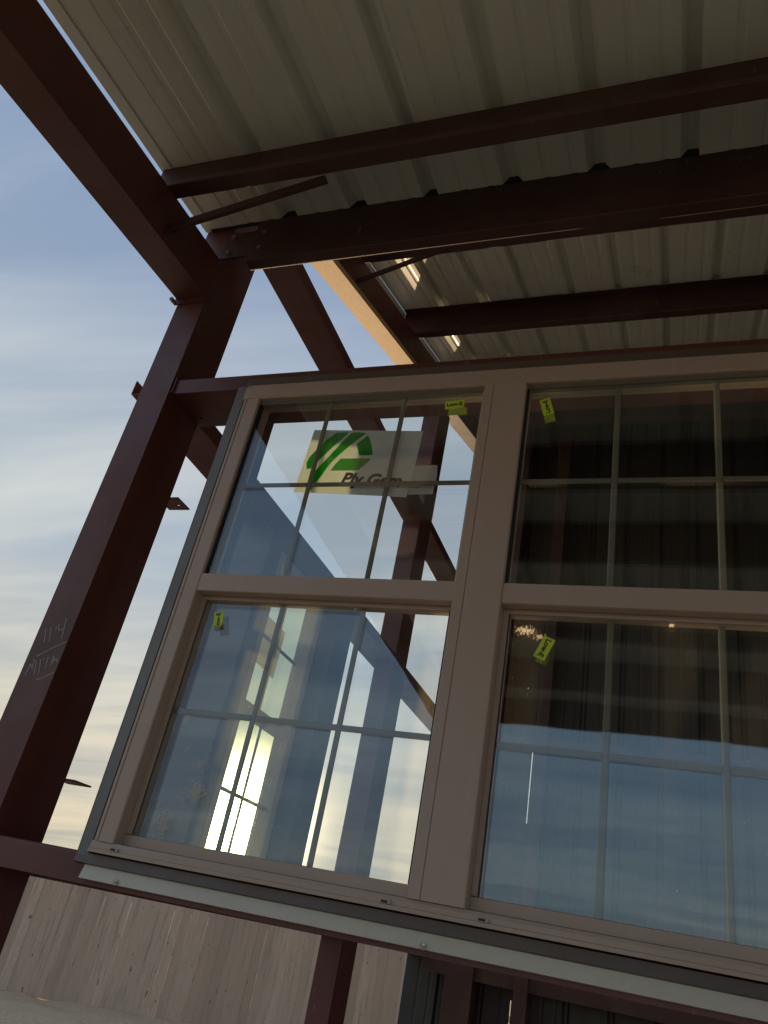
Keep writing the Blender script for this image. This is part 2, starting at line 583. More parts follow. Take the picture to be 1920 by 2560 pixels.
# corner column
t = thing('steel_column', 'dark red steel corner column with chalk measurements on its face', 'column', (-1.8, 1.9, -H))
shaft(CX0, CX1, 1.80, 2.009, -H + .012, 2.93, t)
box('base_plate', CX0 - .05, CX1 + .05, 1.75, 2.06, -H - .01, -H + .0115, 'steel_primer', t)
CHALK = [[(-1.8354, 0.6582), (-1.8206, 0.6115)], [(-1.8185, 0.662), (-1.8026, 0.6154)], [(-1.7977, 0.666), (-1.7962, 0.6548)], [(-1.792, 0.6748), (-1.786, 0.6543), (-1.7634, 0.6623)], [(-1.7735, 0.6957), (-1.7606, 0.628)], [(-1.826, 0.5671), (-1.7863, 0.5933), (-1.7374, 0.6206)], [(-1.8205, 0.5539), (-1.8088, 0.5118)], [(-1.8059, 0.5576), (-1.7939, 0.5172)], [(-1.7957, 0.5622), (-1.7952, 0.5546)], [(-1.7826, 0.5674), (-1.7759, 0.5346)], [(-1.7636, 0.5714), (-1.7603, 0.5411)], [(-1.7568, 0.5681), (-1.7571, 0.5477)], [(-1.7542, 0.5576), (-1.7464, 0.5656), (-1.7453, 0.5566), (-1.738, 0.5547)], [(-1.7918, 0.4941), (-1.7629, 0.5075), (-1.7381, 0.5228)], [(-1.8369, 0.5177), (-1.8395, 0.5417), (-1.825, 0.5266), (-1.8302, 0.5559)], [(-1.8397, 0.5041), (-1.8414, 0.52)]]
for st in CHALK:
    bm = bmesh.new()
    for (a, b) in zip(st[:-1], st[1:]):
        a, b = Vector(a), Vector(b); d = (b - a).normalized(); n = Vector((-d.y, d.x)) * .0012
        q = [a - d * .0006 + n, a - d * .0006 - n, b + d * .0006 - n * .7, b + d * .0006 + n * .7]
        add_box_v = [bm.verts.new((p.x, 1.7992, p.y)) for p in q] + [bm.verts.new((p.x, 1.8005, p.y)) for p in q]
        for f in ((0, 1, 2, 3), (4, 5, 6, 7), (0, 1, 5, 4), (1, 2, 6, 5), (2, 3, 7, 6), (3, 0, 4, 7)):
            bm.faces.new([add_box_v[i] for i in f])
    finish('chalk_stroke', bm, 'chalk_white', t)


def clip_plate(z, parent, xr=-1.70, y0=2.009, y1=2.092, w=.09):
    """girt clip: flat plate with a bolt hole, plus its upright leg on the column"""
    bm = bmesh.new()
    x0, x1 = xr - w, xr
    cx, cy, r = xr - .030, (y0 + y1) / 2 + .012, .008
    for (xa, xb_, ya, yb_) in ((x0, cx - r, y0, y1), (cx + r, x1, y0, y1), (cx - r, cx + r, y0, cy - r * .7), (cx - r, cx + r, cy + r * .7, y1)):
        add_box(bm, xa, xb_, ya, yb_, z, z + .005)
    finish('girt_clip', bm, 'steel_primer', parent)


clip_plate(1.266, t)
clip_plate(.256, t)

# second gable column
t = thing('steel_column', 'dark red steel column beyond the left window, behind the sash', 'column', (-1.8, 4.7, -H))
shaft(CX0 + .01, CX1 + .012, 4.585, 4.834, -H + .012, 3.80, t)
box('base_plate', CX0 - .05, CX1 + .05, 4.54, 4.88, -H - .01, -H + .0115, 'steel_primer', t)
# porch post and its twin at the far end of the porch
for px, lab in ((-1.80, 'dark red porch post behind the viewer carrying the left rafter'), (3.6, 'dark red porch post behind the viewer carrying the right rafter')):
    t = thing('porch_post', lab, 'post', (px, -2.78, -H), 'posts along the porch eave')
    box('shaft', px - .064, px + .064, -2.88, -2.68, -H + .012, 1.615, 'steel_primer', t, .004)
    box('base_plate', px - .11, px + .11, -2.93, -2.63, -H - .01, -H + .0115, 'steel_primer', t)

# porch rafters (1:12)
SL = .0955
def zr(y): return 2.069 + SL * (y - 1.787)          # underside of rafter
def zp(y): return 2.474 + SL * (y - 1.787)          # underside of porch roof sheet


def rafter(name, x0, x1, y0, y1, zf, h, label, cat='rafter'):
    t = thing(name, label, cat, ((x0 + x1) / 2, y1, zf(y1)))
    prism('beam', box_section(x0, x1, 0, h), (0, y0, zf(y0)), (0, y1, zf(y1)), (1, 0, 0), (0, 0, 1), 'steel_primer', t, .005)
    return t


t = rafter('porch_rafter', CX0 - .004, CX1 + .002, -2.95, 1.797, zr, R8, 'dark red porch rafter sloping overhead to the corner column')
# end plate bolts at the column
cyl('bolt', (CX0 - .010, 1.776, 2.052), (0, 1, 0), .009, .022, 'bolt_steel', t, 6)
box('end_plate', CX0 - .012, CX1 + .004, 1.790, 1.7985, 2.045, 2.265, 'steel_primer', t)
rafter('porch_rafter', 3.536, 3.664, -2.95, 1.797, zr, R8, 'dark red porch rafter at the far right end of the porch')
t = thing('steel_column', 'dark red steel column at the far right end of the window wall', 'column', (3.6, 1.9, -H))
box('shaft', 3.536, 3.664, 1.80, 2.009, -H + .012, 2.93, 'steel_primer', t, .004)

# purlins: Z section, web up, lower flange towards the yard
def purlin(name, y, zf, slope, x0, x1, label, group, lower=-1, lip=.028, h=R8):
    zt = zf(y) - .004; zb = zt - h
    s = lower
    pts = [(s * .058, zb + lip), (s * .062, zb + .001), (0, zb), (0, zt), (-s * .058, zt + slope * -s * .058)]
    prof = open_profile(rounded(pts), .003)
    prof = [(p[0], p[1]) for p in prof]
    o = prism(name, prof, (x0, y, 0), (x1, y, 0), (0, 1, 0), (0, 0, 1), 'steel_primer_shaded', None)
    tag(o, label, 'purlin', group)
    return o


PY = [(1.468, 'first purlin out from the eave beam under the porch roof'), (.34, 'second porch purlin, reflected in the upper right pane'),
      (-.33, 'third porch purlin, above the viewer'), (-1.23, 'fourth porch purlin, behind the viewer'), (-2.05, 'fifth porch purlin, next to the porch eave'),
      (-2.86, 'outermost porch purlin along the eave edge')]
for y, lab in PY:
    purlin('porch_purlin', y, zp, SL, CX0, 9.1, 'dark red steel ' + lab, 'purlins under the porch roof')
# bolts of the first purlin on the rafter
for (bx_, by_, bz_) in ((-1.722, 1.44, zp(1.44) - .225), (-1.722, 1.60, zr(1.6) + .19)):
    pass

# eave beam on the window wall
t = thing('eave_beam', 'deep dark red eave beam spanning from the corner column above the window', 'beam', (-1.6, 1.8, 2.23))
zt = zp(1.78) - .003
prism('channel', open_profile(rounded([(.05, 2.262), (.052, 2.234), (0, 2.234), (0, zt), (.052, zt + .004), (.05, zt - .024)][::-1], .007), .004), (-1.60, 1.78, 0), (9.0, 1.78, 0), (0, 1, 0), (0, 0, 1), 'steel_primer_shaded', t)
box('end_clip', -1.7345, -1.50, 1.786, 1.794, 2.275, 2.42, 'steel_primer_shaded', t)
for (bx_, bz_) in ((-1.70, 2.39), (-1.70, 2.30), (-1.555, 2.30), (-1.555, 2.39)):
    cyl('bolt', (bx_, 1.7765 if bx_ > -1.6 else 1.781, bz_), (0, 1, 0), .010, .010, 'bolt_steel', t, 6)

# ------------------------------------------------------------------ ribbed sheets
PITCH = .3048


def rib_profile(n, rib=.037, minor=.0034, thick=.0012):
    """n pitches of ribbed sheet, ribs rising upwards"""
    pts = []
    for k in range(n):
        o = k * PITCH
        pts += [(o + .0, 0), (o + .088, 0), (o + .096, minor), (o + .112, minor), (o + .120, 0), (o + .185, 0), (o + .193, minor), (o + .209, minor), (o + .217, 0),
                (o + .2460, 0), (o + .2690, rib), (o + .3010, rib), (o + .3048 + .0172, 0)] if k == n - 1 else \
               [(o + .0172 if k else o, 0), (o + .088, 0), (o + .096, minor), (o + .112, minor), (o + .120, 0), (o + .185, 0), (o + .193, minor), (o + .209, minor), (o + .217, 0),
                (o + .2460, 0), (o + .2690, rib), (o + .3010, rib), (o + .3048 + .0172, 0)]
    out = []
    for p in pts:
        if not out or p[0] > out[-1][0] + 1e-5:
            out.append(p)
    return open_profile(out, thick)


PROF3 = rib_profile(3)


def sheet_roof(name, label, x0, n, y0, z0, y1, z1, mat, rib_off=0.0):
    t = thing(name, label, 'roof', (x0, y0, z0))
    for k in range(n):
        dz = .0022 if k % 2 else 0
        xo = x0 + k * 3 * PITCH
        prism('roof_panel', PROF3, (xo, y0, z0 + dz), (xo, y1, z1 + dz), (1, 0, 0), (0, 0, 1), mat, t)
    return t


PX0 = -1.782          # first full panel starts here; a cut edge pan lies outside it
t = sheet_roof('porch_canopy', 'pale ribbed metal porch roof seen from below', PX0 + .03, 12, -3.05, zp(-3.05), 1.80, zp(1.80), 'roof_white')
y0, y1 = -3.05, 1.80
prism('edge_panel', [(-1.872, 0), (PX0 + .055, 0), (PX0 + .055, -.0012), (-1.872, -.0012)], (0, y0, zp(y0) - .001), (0, y1, zp(y1) - .001), (1, 0, 0), (0, 0, 1), 'roof_white', t)
prism('rake_angle', [(-1.874, -.003), (-1.826, -.003), (-1.826, -.006), (-1.874, -.006)], (0, y0, zp(y0) - .002), (0, y1 - .06, zp(y1 - .06) - .002), (1, 0, 0), (0, 0, 1), 'roof_white', t)
# foam closure that fills the ribs over the eave beam
pts = []
xx = PX0 + .03
for k in range(36):
    o = xx + k * PITCH
    pts += ([] if k else [(o - .09, 0)]) + [(o + .2460, 0), (o + .2680, .038), (o + .3020, .038), (o + .3221, 0)]
prof = [(p[0], p[1]) for p in pts] + [(pts[-1][0], -.012), (pts[0][0], -.012)]
cp = prism('closure_strip', prof, (0, 1.7845, zp(1.7845) + .0070), (0, 1.7995, zp(1.7995) + .0070), (1, 0, 0), (0, 0, 1), 'foam_black', t)

# main roof (4:12) over the building
MS = .335
def zw(y): return 3.137 + .332 * (y - 2.58)           # underside of the gable board
def zm(y): return 3.652 + MS * (y - 2.58)             # underside of main roof sheet


t = sheet_roof('main_roof', 'steeper pale ribbed roof of the main building beyond the eave beam', -1.86, 12, 1.55, zm(1.55), 6.75, zm(6.75), 'roof_white')
prism('edge_panel', [(-1.888, 0), (-1.83, 0), (-1.83, -.0012), (-1.888, -.0012)], (0, 1.55, zm(1.55) - .001), (0, 6.75, zm(6.75) - .001), (1, 0, 0), (0, 0, 1), 'roof_white', t)
prism('added_rake_trim', [(-1.893, .035), (-1.893, -.070), (-1.8915, -.070), (-1.8915, .035)], (0, 1.55, zm(1.55)), (0, 6.75, zm(6.75)), (1, 0, 0), (0, 0, 1), 'roof_white', t)  # added drop edge, its depth set to keep low sun off the sheets
for y, lab in ((1.86, 'main roof purlin along the eave, above the eave beam'), (2.90, 'main roof purlin half hidden behind the eave beam'), (3.93, 'main roof purlin just above the window head'),
               (4.95, 'main roof purlin deeper inside the building'), (5.97, 'main roof purlin nearest the back wall')):
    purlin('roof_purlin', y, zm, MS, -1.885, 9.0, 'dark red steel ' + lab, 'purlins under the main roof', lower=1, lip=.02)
t = thing('gable_rafter', 'dark red gable rafter with a pine board along its underside', 'rafter', (-1.8, 1.8, zw(1.8)))
hh = .198
prism('beam', box_section(CX0, CX1, .040, .04 + hh), (0, 1.70, zw(1.70)), (0, 6.62, zw(6.62)), (1, 0, 0), (0, 0, 1), 'steel_primer', t, .005)
prism('board', [(CX0 - .004, 0), (CX1 + .0, 0), (CX1 + .0, .038), (CX0 - .004, .038)], (0, 2.06, zw(2.06)), (0, 4.585, zw(4.585)), (1, 0, 0), (0, 0, 1), 'pine_board', t, .002)

# flange braces (angle iron)
def brace(A, B, label, w=.034):
    A, B = Vector(A), Vector(B); d = (B - A).normalized()
    v = Vector((0, 1, 0)); u = v.cross(d).normalized()
    o = prism('flange_brace', open_profile([(0, w), (0, 0), (w, 0)], .0035), A, B, v, u, 'steel_primer_shaded', None)
    tag(o, label, 'brace', 'flange braces between rafters and purlins')


brace((-1.755, 1.474, 2.10), (-1.13, 1.474, zp(1.474) - .200), 'thin dark red angle brace from the porch rafter to the first purlin')
brace((-1.755, 2.86, 3.30), (-1.21, 2.86, 3.50), 'thin dark red angle brace under the main roof beside the pine board')

# ------------------------------------------------------------------ girts
GZ0, GZ1 = 1.596, 1.658
HG = [(0, GZ1), (0, GZ0), (R8, GZ0), (R8, GZ1)]


def girt(name, prof, A, B, u, v, label, th=.0035):
    o = prism(name, open_profile(rounded(prof, .005), th), A, B, u, v, 'steel_primer', None, 0)
    return tag(o, label, 'girt', 'wall girts')


def header_girt():
    """C section, web down, with a bolt hole and an end notch in the web beside the column"""
    x0, x1, y0, y1, th = -1.728, 3.53, 1.812, 2.015, .0035
    bm = bmesh.new()
    add_box(bm, x0, x1, y0, y0 + th, GZ0, GZ1)
    add_box(bm, x0, x1, y1 - th, y1, GZ0, GZ1)
    hx, hy, hw = -1.690, 1.963, .0075
    a0, a1 = y0 + th, y1 - th
    for (xa, xb, ya, yb) in ((x0, hx - hw, a0, a1), (hx + hw, x1, a0, a1), (hx - hw, hx + hw, a0, hy - hw), (hx - hw, hx + hw, hy + hw, a1)):
        add_box(bm, xa, xb, ya, yb, GZ0, GZ0 + th)
    o = finish('wall_girt', bm, 'steel_primer', None, 0)
    tag(o, 'dark red header girt over the twin window, butting the corner column', 'girt', 'wall girts')


header_girt()
SG = [(0, -.004), (0, .066), (R8, .066), (R8, -.004)]
girt('wall_girt', SG, (-1.79 + .058, 1.812, 0), (3.53, 1.812, 0), (0, 1, 0), (0, 0, 1), 'dark red sill girt under the twin window')
for z0, y0, y1, lab in ((1.596, 1.803, 6.5, 'dark red gable girt at window head height, left of the building'),
                        (2.752, 1.803, 6.5, 'high dark red gable girt crossing the sky above the window'),
                        (-.012, 2.012, 6.5, 'dark red gable girt at sill height on the end wall')):
    d = GX1 - GX0
    pr = [(GX0, z0 + .066), (GX0, z0), (GX1, z0), (GX1, z0 + .066)]
    girt('gable_girt', pr, (0, y0, 0), (0, y1, 0), (1, 0, 0), (0, 0, 1), lab)

# jamb channels of the framed openings
def jamb(x0, x1, y0, y1, z0, z1, label):
    o = box('jamb_channel', x0, x1, y0, y1, z0, z1, 'steel_primer_shaded', None, .002)
    tag(o, label, 'jamb', 'jamb channels of the window openings')


jamb(-1.436, -1.397, 1.812, 2.012, .067, 1.595, 'dark red jamb channel behind the left edge of the twin window')
jamb(.440, .480, 1.812, 2.012, .067, 1.595, 'dark red jamb channel behind the right edge of the twin window')
jamb(GX0, GX1 - .002, 2.735, 2.850, .067, 1.595, 'wide dark jamb channel on the near side of the end wall window')
jamb(GX0, GX1 - .002, 3.625, 3.835, .067, 1.595, 'wide dark jamb channel on the far side of the end wall window')

# ------------------------------------------------------------------ window trim
t = thing('window_trim', 'dark grey metal trim around the twin window with a white strip below', 'trim', (-.5, 1.80, 0))
JX0, JX1 = -1.4395, -1.398
prism('jamb_trim', open_profile([(JX0 + .004, .10), (JX0, .0), (JX0 + .0, .0), (JX0 + .012, -.006), (JX1, -.006), (JX1, .02)][0:1] + [(JX0, .0), (JX0 + .010, -.007), (JX1, -.007), (JX1, .012)], .0012),
      (0, 1.803, .058), (0, 1.803, 1.592), (1, 0, 0), (0, 1, 0), 'trim_grey', t)
prism('jamb_trim', [(.438, 0), (.438, -.007), (.478, -.007), (.482, .03), (.480, .03), (.476, 0)], (0, 1.803, .058), (0, 1.803, 1.592), (1, 0, 0), (0, 1, 0), 'trim_grey', t)
prism('head_trim', open_profile([(.004, 1.596), (-.010, 1.596), (-.010, 1.6245), (.0, 1.633), (.03, 1.633)][::-1], .0012), (-1.408, 1.807, 0), (.45, 1.807, 0), (0, 1, 0), (0, 0, 1), 'trim_bronze', t)
prism('sill_trim', open_profile([(.0, .066), (-.006, .066), (-.010, .0435), (.0, .040)], .0012), (-1.4335, 1.803, 0), (.475, 1.803, 0), (0, 1, 0), (0, 0, 1), 'trim_bronze', t)
fl = prism('sill_flashing', open_profile([(.003, .0435), (-.002, .0425), (-.012, .0085), (-.002, .0070)], .0012), (-1.402, 1.806, 0), (.46, 1.806, 0), (0, 1, 0), (0, 0, 1), 'flashing_white', t)
for sx in (-1.288, -.4945, .28):
    cyl('screw', (sx, 1.7925, .0142), (0, 1, .25), .0068, .003, 'screw_zinc', fl, 14)
    cyl('screw', (sx, 1.7895, .0142), (0, 1, .25), .0042, .005, 'screw_zinc', fl, 6)

# ------------------------------------------------------------------ the twin window
YF = 1.787
WZ0, WZ1 = .070, 1.594
tw = thing('twin_window', 'tan vinyl twin double hung window with divided panes', 'window', (-.479, YF, WZ0))


def frame_bar(name, prof, A, B, u, v, parent, bevel=.0012):
    return prism(name, prof, A, B, u, v, 'vinyl_tan', parent, bevel)


def stepped(w, d):
    """moulded face section: a = across the bar from the outside, b = depth"""
    return [(0, .010), (.004, .004), (.012, .004), (.014, .007), (.019, .007), (.021, 0), (w - .003, 0), (w, .003), (w, d), (0, d)]


UN = [(-1.394, -.479), (-.479, .436)]
ST = .0655
fr = bpy.data.objects
# outer frame (jambs, head, sill) and the mullion
J = stepped(ST, .082)
frame_bar('frame_jamb', [(-1.394 + a, b) for a, b in J], (0, YF, WZ0 + .028), (0, YF, WZ1 - ST), (1, 0, 0), (0, 1, 0), tw)
frame_bar('frame_jamb', [(.436 - a, b) for a, b in J][::-1], (0, YF, WZ0 + .028), (0, YF, WZ1 - ST), (1, 0, 0), (0, 1, 0), tw)
hd = frame_bar('frame_head', [(b, WZ1 - a) for a, b in [(0, .010), (.004, .004), (.016, .004), (.018, 0), (ST - .003, 0), (ST, .003), (ST, .082), (0, .082)]], (-1.394, YF, 0), (.436, YF, 0), (0, 1, 0), (0, 0, 1), tw)
sl = frame_bar('frame_sill', [(-.004, WZ0), (-.004, WZ0 + .008), (.000, WZ0 + .010), (.000, WZ0 + .020), (.004, WZ0 + .0275), (.036, WZ0 + .030), (.082, WZ0 + .030), (.082, WZ0)], (-1.394, YF, 0), (.436, YF, 0), (0, 1, 0), (0, 0, 1), tw)
frame_bar('mullion', [(-.5435, 0), (-.541, -.003), (-.515, -.003), (-.5145, -.0005), (-.5125, -.0005), (-.512, -.003), (-.4175, -.003), (-.4145, 0), (-.4145, .082), (-.5435, .082)],
          (0, YF, WZ0 + .0285), (0, YF, WZ1 - ST + .0005), (1, 0, 0), (0, 1, 0), tw)
for cx_, cz_, sx_, sz_ in ((-1.394, WZ1, 1, -1), (.436, WZ1, -1, -1)):
    bm = bmesh.new(); p0 = Vector((cx_ + sx_ * .004, cz_ + sz_ * .004)); p1 = Vector((cx_ + sx_ * ST, cz_ + sz_ * ST)); n_ = Vector((sz_, sx_)) * .0004
    V = [bm.verts.new((p.x, YF + o, p.y)) for o in (-.0012, .004) for p in (p0 + n_, p1 + n_, p1 - n_, p0 - n_)]
    for f in ((0, 1, 2, 3), (4, 5, 6, 7), (0, 1, 5, 4), (1, 2, 6, 5), (2, 3, 7, 6), (3, 0, 4, 7)): bm.faces.new([V[i] for i in f])
    finish('mitre_seam', bm, 'trim_bronze', tw)
for wx in (-1.317, -.590, -.3735, .365):
    bm = bmesh.new(); pr = []
    for k in range(12):
        a = 2 * math.pi * k / 12
        pr.append((wx + math.cos(a) * .003 + (.010 if math.cos(a) > 0 else -.010), WZ0 + .0135 + math.sin(a) * .0042))
    wh = plate_poly('weep_hole', pr, YF - .0052, .003, 'vinyl_tan', tw)
    plate_poly('slot', [(wx - .009, WZ0 + .0110), (wx + .006, WZ0 + .0110), (wx + .006, WZ0 + .0158), (wx - .009, WZ0 + .0158)], YF - .0056, .002, 'gasket_black', wh)

PW = .262
MUNT = .0165
GLASS = {(0, 0): 'glass_clear', (0, 1): 'glass_dusty', (1, 0): 'glass_clear', (1, 1): 'glass_smeared'}


def pane(name, x0, x1, z0, z1, y, mat, parent):
    return box(name, x0, x1, y, y + .0006, z0, z1, mat, parent, 0)


def pane_sheet(name, x0, x1, z0, z1, y, mat, parent):
    bm = bmesh.new()
    v = [bm.verts.new(p) for p in ((x0, y, z0), (x1, y, z0), (x1, y, z1), (x0, y, z1))]
    bm.faces.new(v)
    return finish(name, bm, mat, parent)


def muntins(x0, x1, z0, z1, y, parent):
    cx = [x0 + (x1 - x0) * k / 3 for k in (1, 2)]; cz = (z0 + z1) / 2
    pr = lambda c: [(c - MUNT / 2, .003), (c - MUNT / 2 + .003, 0), (c + MUNT / 2 - .003, 0), (c + MUNT / 2, .003), (c + MUNT / 2 - .003, .006), (c - MUNT / 2 + .003, .006)]
    for c in cx:
        prism('muntin', pr(c), (0, y, z0), (0, y, z1), (1, 0, 0), (0, 1, 0), 'muntin_vinyl', parent)
    xs = [x0] + [c for c in cx] + [x1]
    for k in range(3):
        a = xs[k] + (MUNT / 2 if k else 0); b = xs[k + 1] - (MUNT / 2 if k < 2 else 0)
        prism('muntin', [(q, p) for p, q in pr(cz)], (a, y, 0), (b, y, 0), (0, 1, 0), (0, 0, 1), 'muntin_vinyl', parent)


for u_, (ux0, ux1) in enumerate(UN):
    gx0 = ux0 + ST if u_ == 0 else -.4145
    gx1 = -.5435 if u_ == 0 else ux1 - ST
    # upper sash: outer track
    up = thing_part = None
    us = prism('upper_sash', [(.804, .004), (.806, .001), (.860, .001), (.862, .004), (.862, .034), (.804, .034)], (gx0 + .0005, YF, 0), (gx1 - .0005, YF, 0), (0, 0, 1), (0, 1, 0), 'vinyl_tan', tw, .001)
    zt_ = WZ1 - ST
    prism('top_rail', [(.012, zt_ - .0005), (.012, zt_ - .006), (.018, zt_ - .009), (.018, zt_ - .016), (.034, zt_ - .016), (.034, zt_ - .0005)], (gx0, YF, 0), (gx1, YF, 0), (0, 1, 0), (0, 0, 1), 'muntin_vinyl', us)
    for sgn, xe in ((1, gx0), (-1, gx1)):
        prism('stile', [(xe + sgn * .0004, .012), (xe + sgn * .006, .013), (xe + sgn * .006, .034), (xe + sgn * .0004, .034)], (0, YF, .862), (0, YF, zt_ - .017), (1, 0, 0), (0, 1, 0), 'gasket_black' if (sgn == 1) else 'vinyl_tan', us)
    z0_, z1_ = .862, zt_ - .012
    pane_sheet('pane', gx0 + .002, gx1 - .002, z0_, z1_, YF + .018, GLASS[(u_, 0)], us)
    pane_sheet('pane', gx0 + .002, gx1 - .002, z0_, z1_, YF + .036, 'glass_clear', us)
    muntins(gx0 + .002, gx1 - .002, z0_, z1_, YF + .024, us)
    # lower sash: inner track, set back
    yb = .040
    ls = prism('lower_sash', [(.101, yb), (.126, yb), (.128, yb + .006), (.128, yb + .036), (.101, yb + .036)], (gx0 + .0005, YF, 0), (gx1 - .0005, YF, 0), (0, 0, 1), (0, 1, 0), 'vinyl_tan', tw, .001)
    prism('top_rail', [(.793, yb), (.855, yb), (.855, yb + .036), (.793, yb + .036), (.793, yb + .006)], (gx0 + .0005, YF, 0), (gx1 - .0005, YF, 0), (0, 0, 1), (0, 1, 0), 'vinyl_tan', ls, .001)
    for sgn, xe in ((1, gx0), (-1, gx1)):
        w_ = .004
        prism('stile', [(xe + sgn * .0005, yb), (xe + sgn * .012, yb), (xe + sgn * .014, yb + .006), (xe + sgn * .014, yb + .036), (xe + sgn * .0005, yb + .036)], (0, YF, .1285), (0, YF, .7925), (1, 0, 0), (0, 1, 0), 'vinyl_tan', ls, .0005)
        prism('gasket', [(xe + sgn * .0142, yb + .006), (xe + sgn * .0175, yb + .007), (xe + sgn * .0142, yb + .011)], (0, YF, .1285), (0, YF, .7925), (1, 0, 0), (0, 1, 0), 'gasket_black', ls)
    a0, a1 = gx0 + .0145, gx1 - .0145
    pane_sheet('pane', a0, a1, .1285, .7925, YF + yb + .010, GLASS[(u_, 1)], ls)
    pane_sheet('pane', a0, a1, .1285, .7925, YF + yb + .028, 'glass_clear', ls)
    muntins(a0, a1, .1285, .7925, YF + yb + .016, ls)

# ------------------------------------------------------------------ labels on the glass
def low_e(cx, cz, y, ang, label, w=.060, h=.0305, curl=0.0, facing=-1):
    ca, sa = math.cos(ang), math.sin(ang)
    t = thing('glass_label', label, 'label', (cx, y, cz - .03), 'small yellow green labels on the panes')

    def P(a, b, dy):
        return (cx + a * ca - b * sa, y + dy, cz + a * sa + b * ca)

    def lift(a):                       # the end of a label that has come loose
        return -curl * max(0, (-a / (w / 2)) - .2) ** 2
    bm = bmesh.new(); N = 10; rows = []
    for k in range(N + 1):
        a = -w / 2 + w * k / N
        rows.append([bm.verts.new(P(a, b, -.0004 + lift(a) + o)) for o in (0, -.00025) for b in (-h / 2, h / 2)])
    for k in range(N):
        r0, r1 = rows[k], rows[k + 1]
        bm.faces.new((r0[2], r0[3], r1[3], r1[2])); bm.faces.new((r0[0], r0[1], r1[1], r1[0]))
        bm.faces.new((r0[0], r1[0], r1[2], r0[2])); bm.faces.new((r0[1], r1[1], r1[3], r0[3]))
    bm.faces.new((rows[0][0], rows[0][1], rows[0][3], rows[0][2])); bm.faces.new((rows[-1][0], rows[-1][1], rows[-1][3], rows[-1][2]))
    finish('paper', bm, 'sticker_lime', t)
    vs, fs, tw_, th_ = text_mesh('Low-E', .02, .0007)
    k = .049 / tw_
    bm = bmesh.new()
    V = [bm.verts.new(P((x - tw_ / 2) * k, (yy - th_ / 2) * k + .001, -.0009 + lift((x - tw_ / 2) * k))) for x, yy in vs]
    for f in fs:
        try: bm.faces.new([V[i] for i in f])
        except ValueError: pass
    finish('lettering', bm, 'ink_black', t)
    bm = bmesh.new(); x0 = w / 2 - .006
    q = [P(x0, -h / 2 + .003, -.0009), P(x0 + .001, -h / 2 + .003, -.0009), P(x0 + .001, -h / 2 + .010, -.0009), P(x0, -h / 2 + .010, -.0009)]
    bm.faces.new([bm.verts.new(p) for p in q]); finish('small_print', bm, 'ink_black', t)


YU, YLW = YF + .018, YF + .040 + .010
low_e(-.6355, 1.4722, YU, rad(5), 'level yellow green Low-E label in the top right pane of the left window')
low_e(-.352, 1.446, YU, rad(106.5), 'yellow green Low-E label reading upwards in the upper sash of the right window')
low_e(-.304, .7085, YLW, rad(-113), 'yellow green Low-E label reading downwards in the lower right sash by a dirt smear')
low_e(-1.256, .7325, YLW, rad(104), 'olive green Low-E label with its lower end curled, in the lower left sash', w=.056, h=.030, curl=.018)

PG_sheet = [(-1.1078, 1.4118), (-0.7297, 1.3903), (-0.7345, 1.2622), (-0.7399, 1.1939), (-0.7421, 1.148), (-0.7925, 1.1522), (-1.1216, 1.1709)]
PG_strip = [(-0.736, 1.2611), (-0.7139, 1.2629), (-0.6894, 1.2599), (-0.6764, 1.2635), (-0.664, 1.2601), (-0.66, 1.2234), (-0.6634, 1.1595), (-0.7404, 1.1579)]
PG = [[(-1.0259, 1.3958), (-0.9801, 1.3964), (-1.0038, 1.3659), (-1.029, 1.3348), (-1.0578, 1.2955), (-1.0831, 1.2585), (-1.0961, 1.2567), (-1.1039, 1.2799), (-1.0982, 1.303), (-1.0803, 1.3323), (-1.0561, 1.368)],
      [(-0.97, 1.3933), (-0.9459, 1.3957), (-0.9202, 1.3894), (-0.9499, 1.3616), (-0.9755, 1.3329), (-0.9991, 1.3042), (-1.0161, 1.2797), (-1.0291, 1.2552), (-1.0369, 1.2327), (-1.0506, 1.2044), (-1.0608, 1.1743), (-1.0705, 1.1905), (-1.0769, 1.2069), (-1.0816, 1.2254), (-1.0601, 1.2579), (-1.0404, 1.2866), (-1.024, 1.3134), (-1.0074, 1.3404), (-0.9908, 1.3675)],
      [(-0.913, 1.3814), (-0.902, 1.364), (-0.8928, 1.3426), (-0.886, 1.3235), (-0.8806, 1.3039), (-0.9267, 1.3053), (-0.9443, 1.3478), (-0.9282, 1.365)],
      [(-0.9863, 1.2942), (-0.8818, 1.2916), (-0.8988, 1.2684), (-0.9181, 1.2477), (-1.0117, 1.2486), (-1.0014, 1.2731)]]
YP = YF + .0375
t = thing('maker_label', 'large white paper label with green leaf emblem taped inside the upper left sash', 'label', (-.92, YP, 1.15))
sh = plate_poly('paper', PG_sheet, YP + .0012, .0006, 'label_paper', t)
plate_poly('tape', PG_strip, YP + .0022, .0006, 'label_tape', t)
for p in PG:
    plate_poly('emblem', p, YP + .0006, .0004, 'label_green', t)
vs, fs, tw_, th_ = text_mesh('Ply Gem', .05, .0022, .22)
# baseline runs from (-.9677,1.1912) to (-.7681,1.1788)
bl0, bl1 = Vector((-.9685, 1.1835)), Vector((-.7681, 1.1715)); ex = (bl1 - bl0); k = ex.length / tw_; ex.normalize(); ey = Vector((-ex.y, ex.x))
bm = bmesh.new()
V = [bm.verts.new((bl0.x + (ex * x * k + ey * yy * k).x, YP + .0005, bl0.y + (ex * x * k + ey * yy * k).y)) for x, yy in vs]
for f in fs:
    try: bm.faces.new([V[i] for i in f])
    except ValueError: pass
finish('lettering', bm, 'ink_black', t)

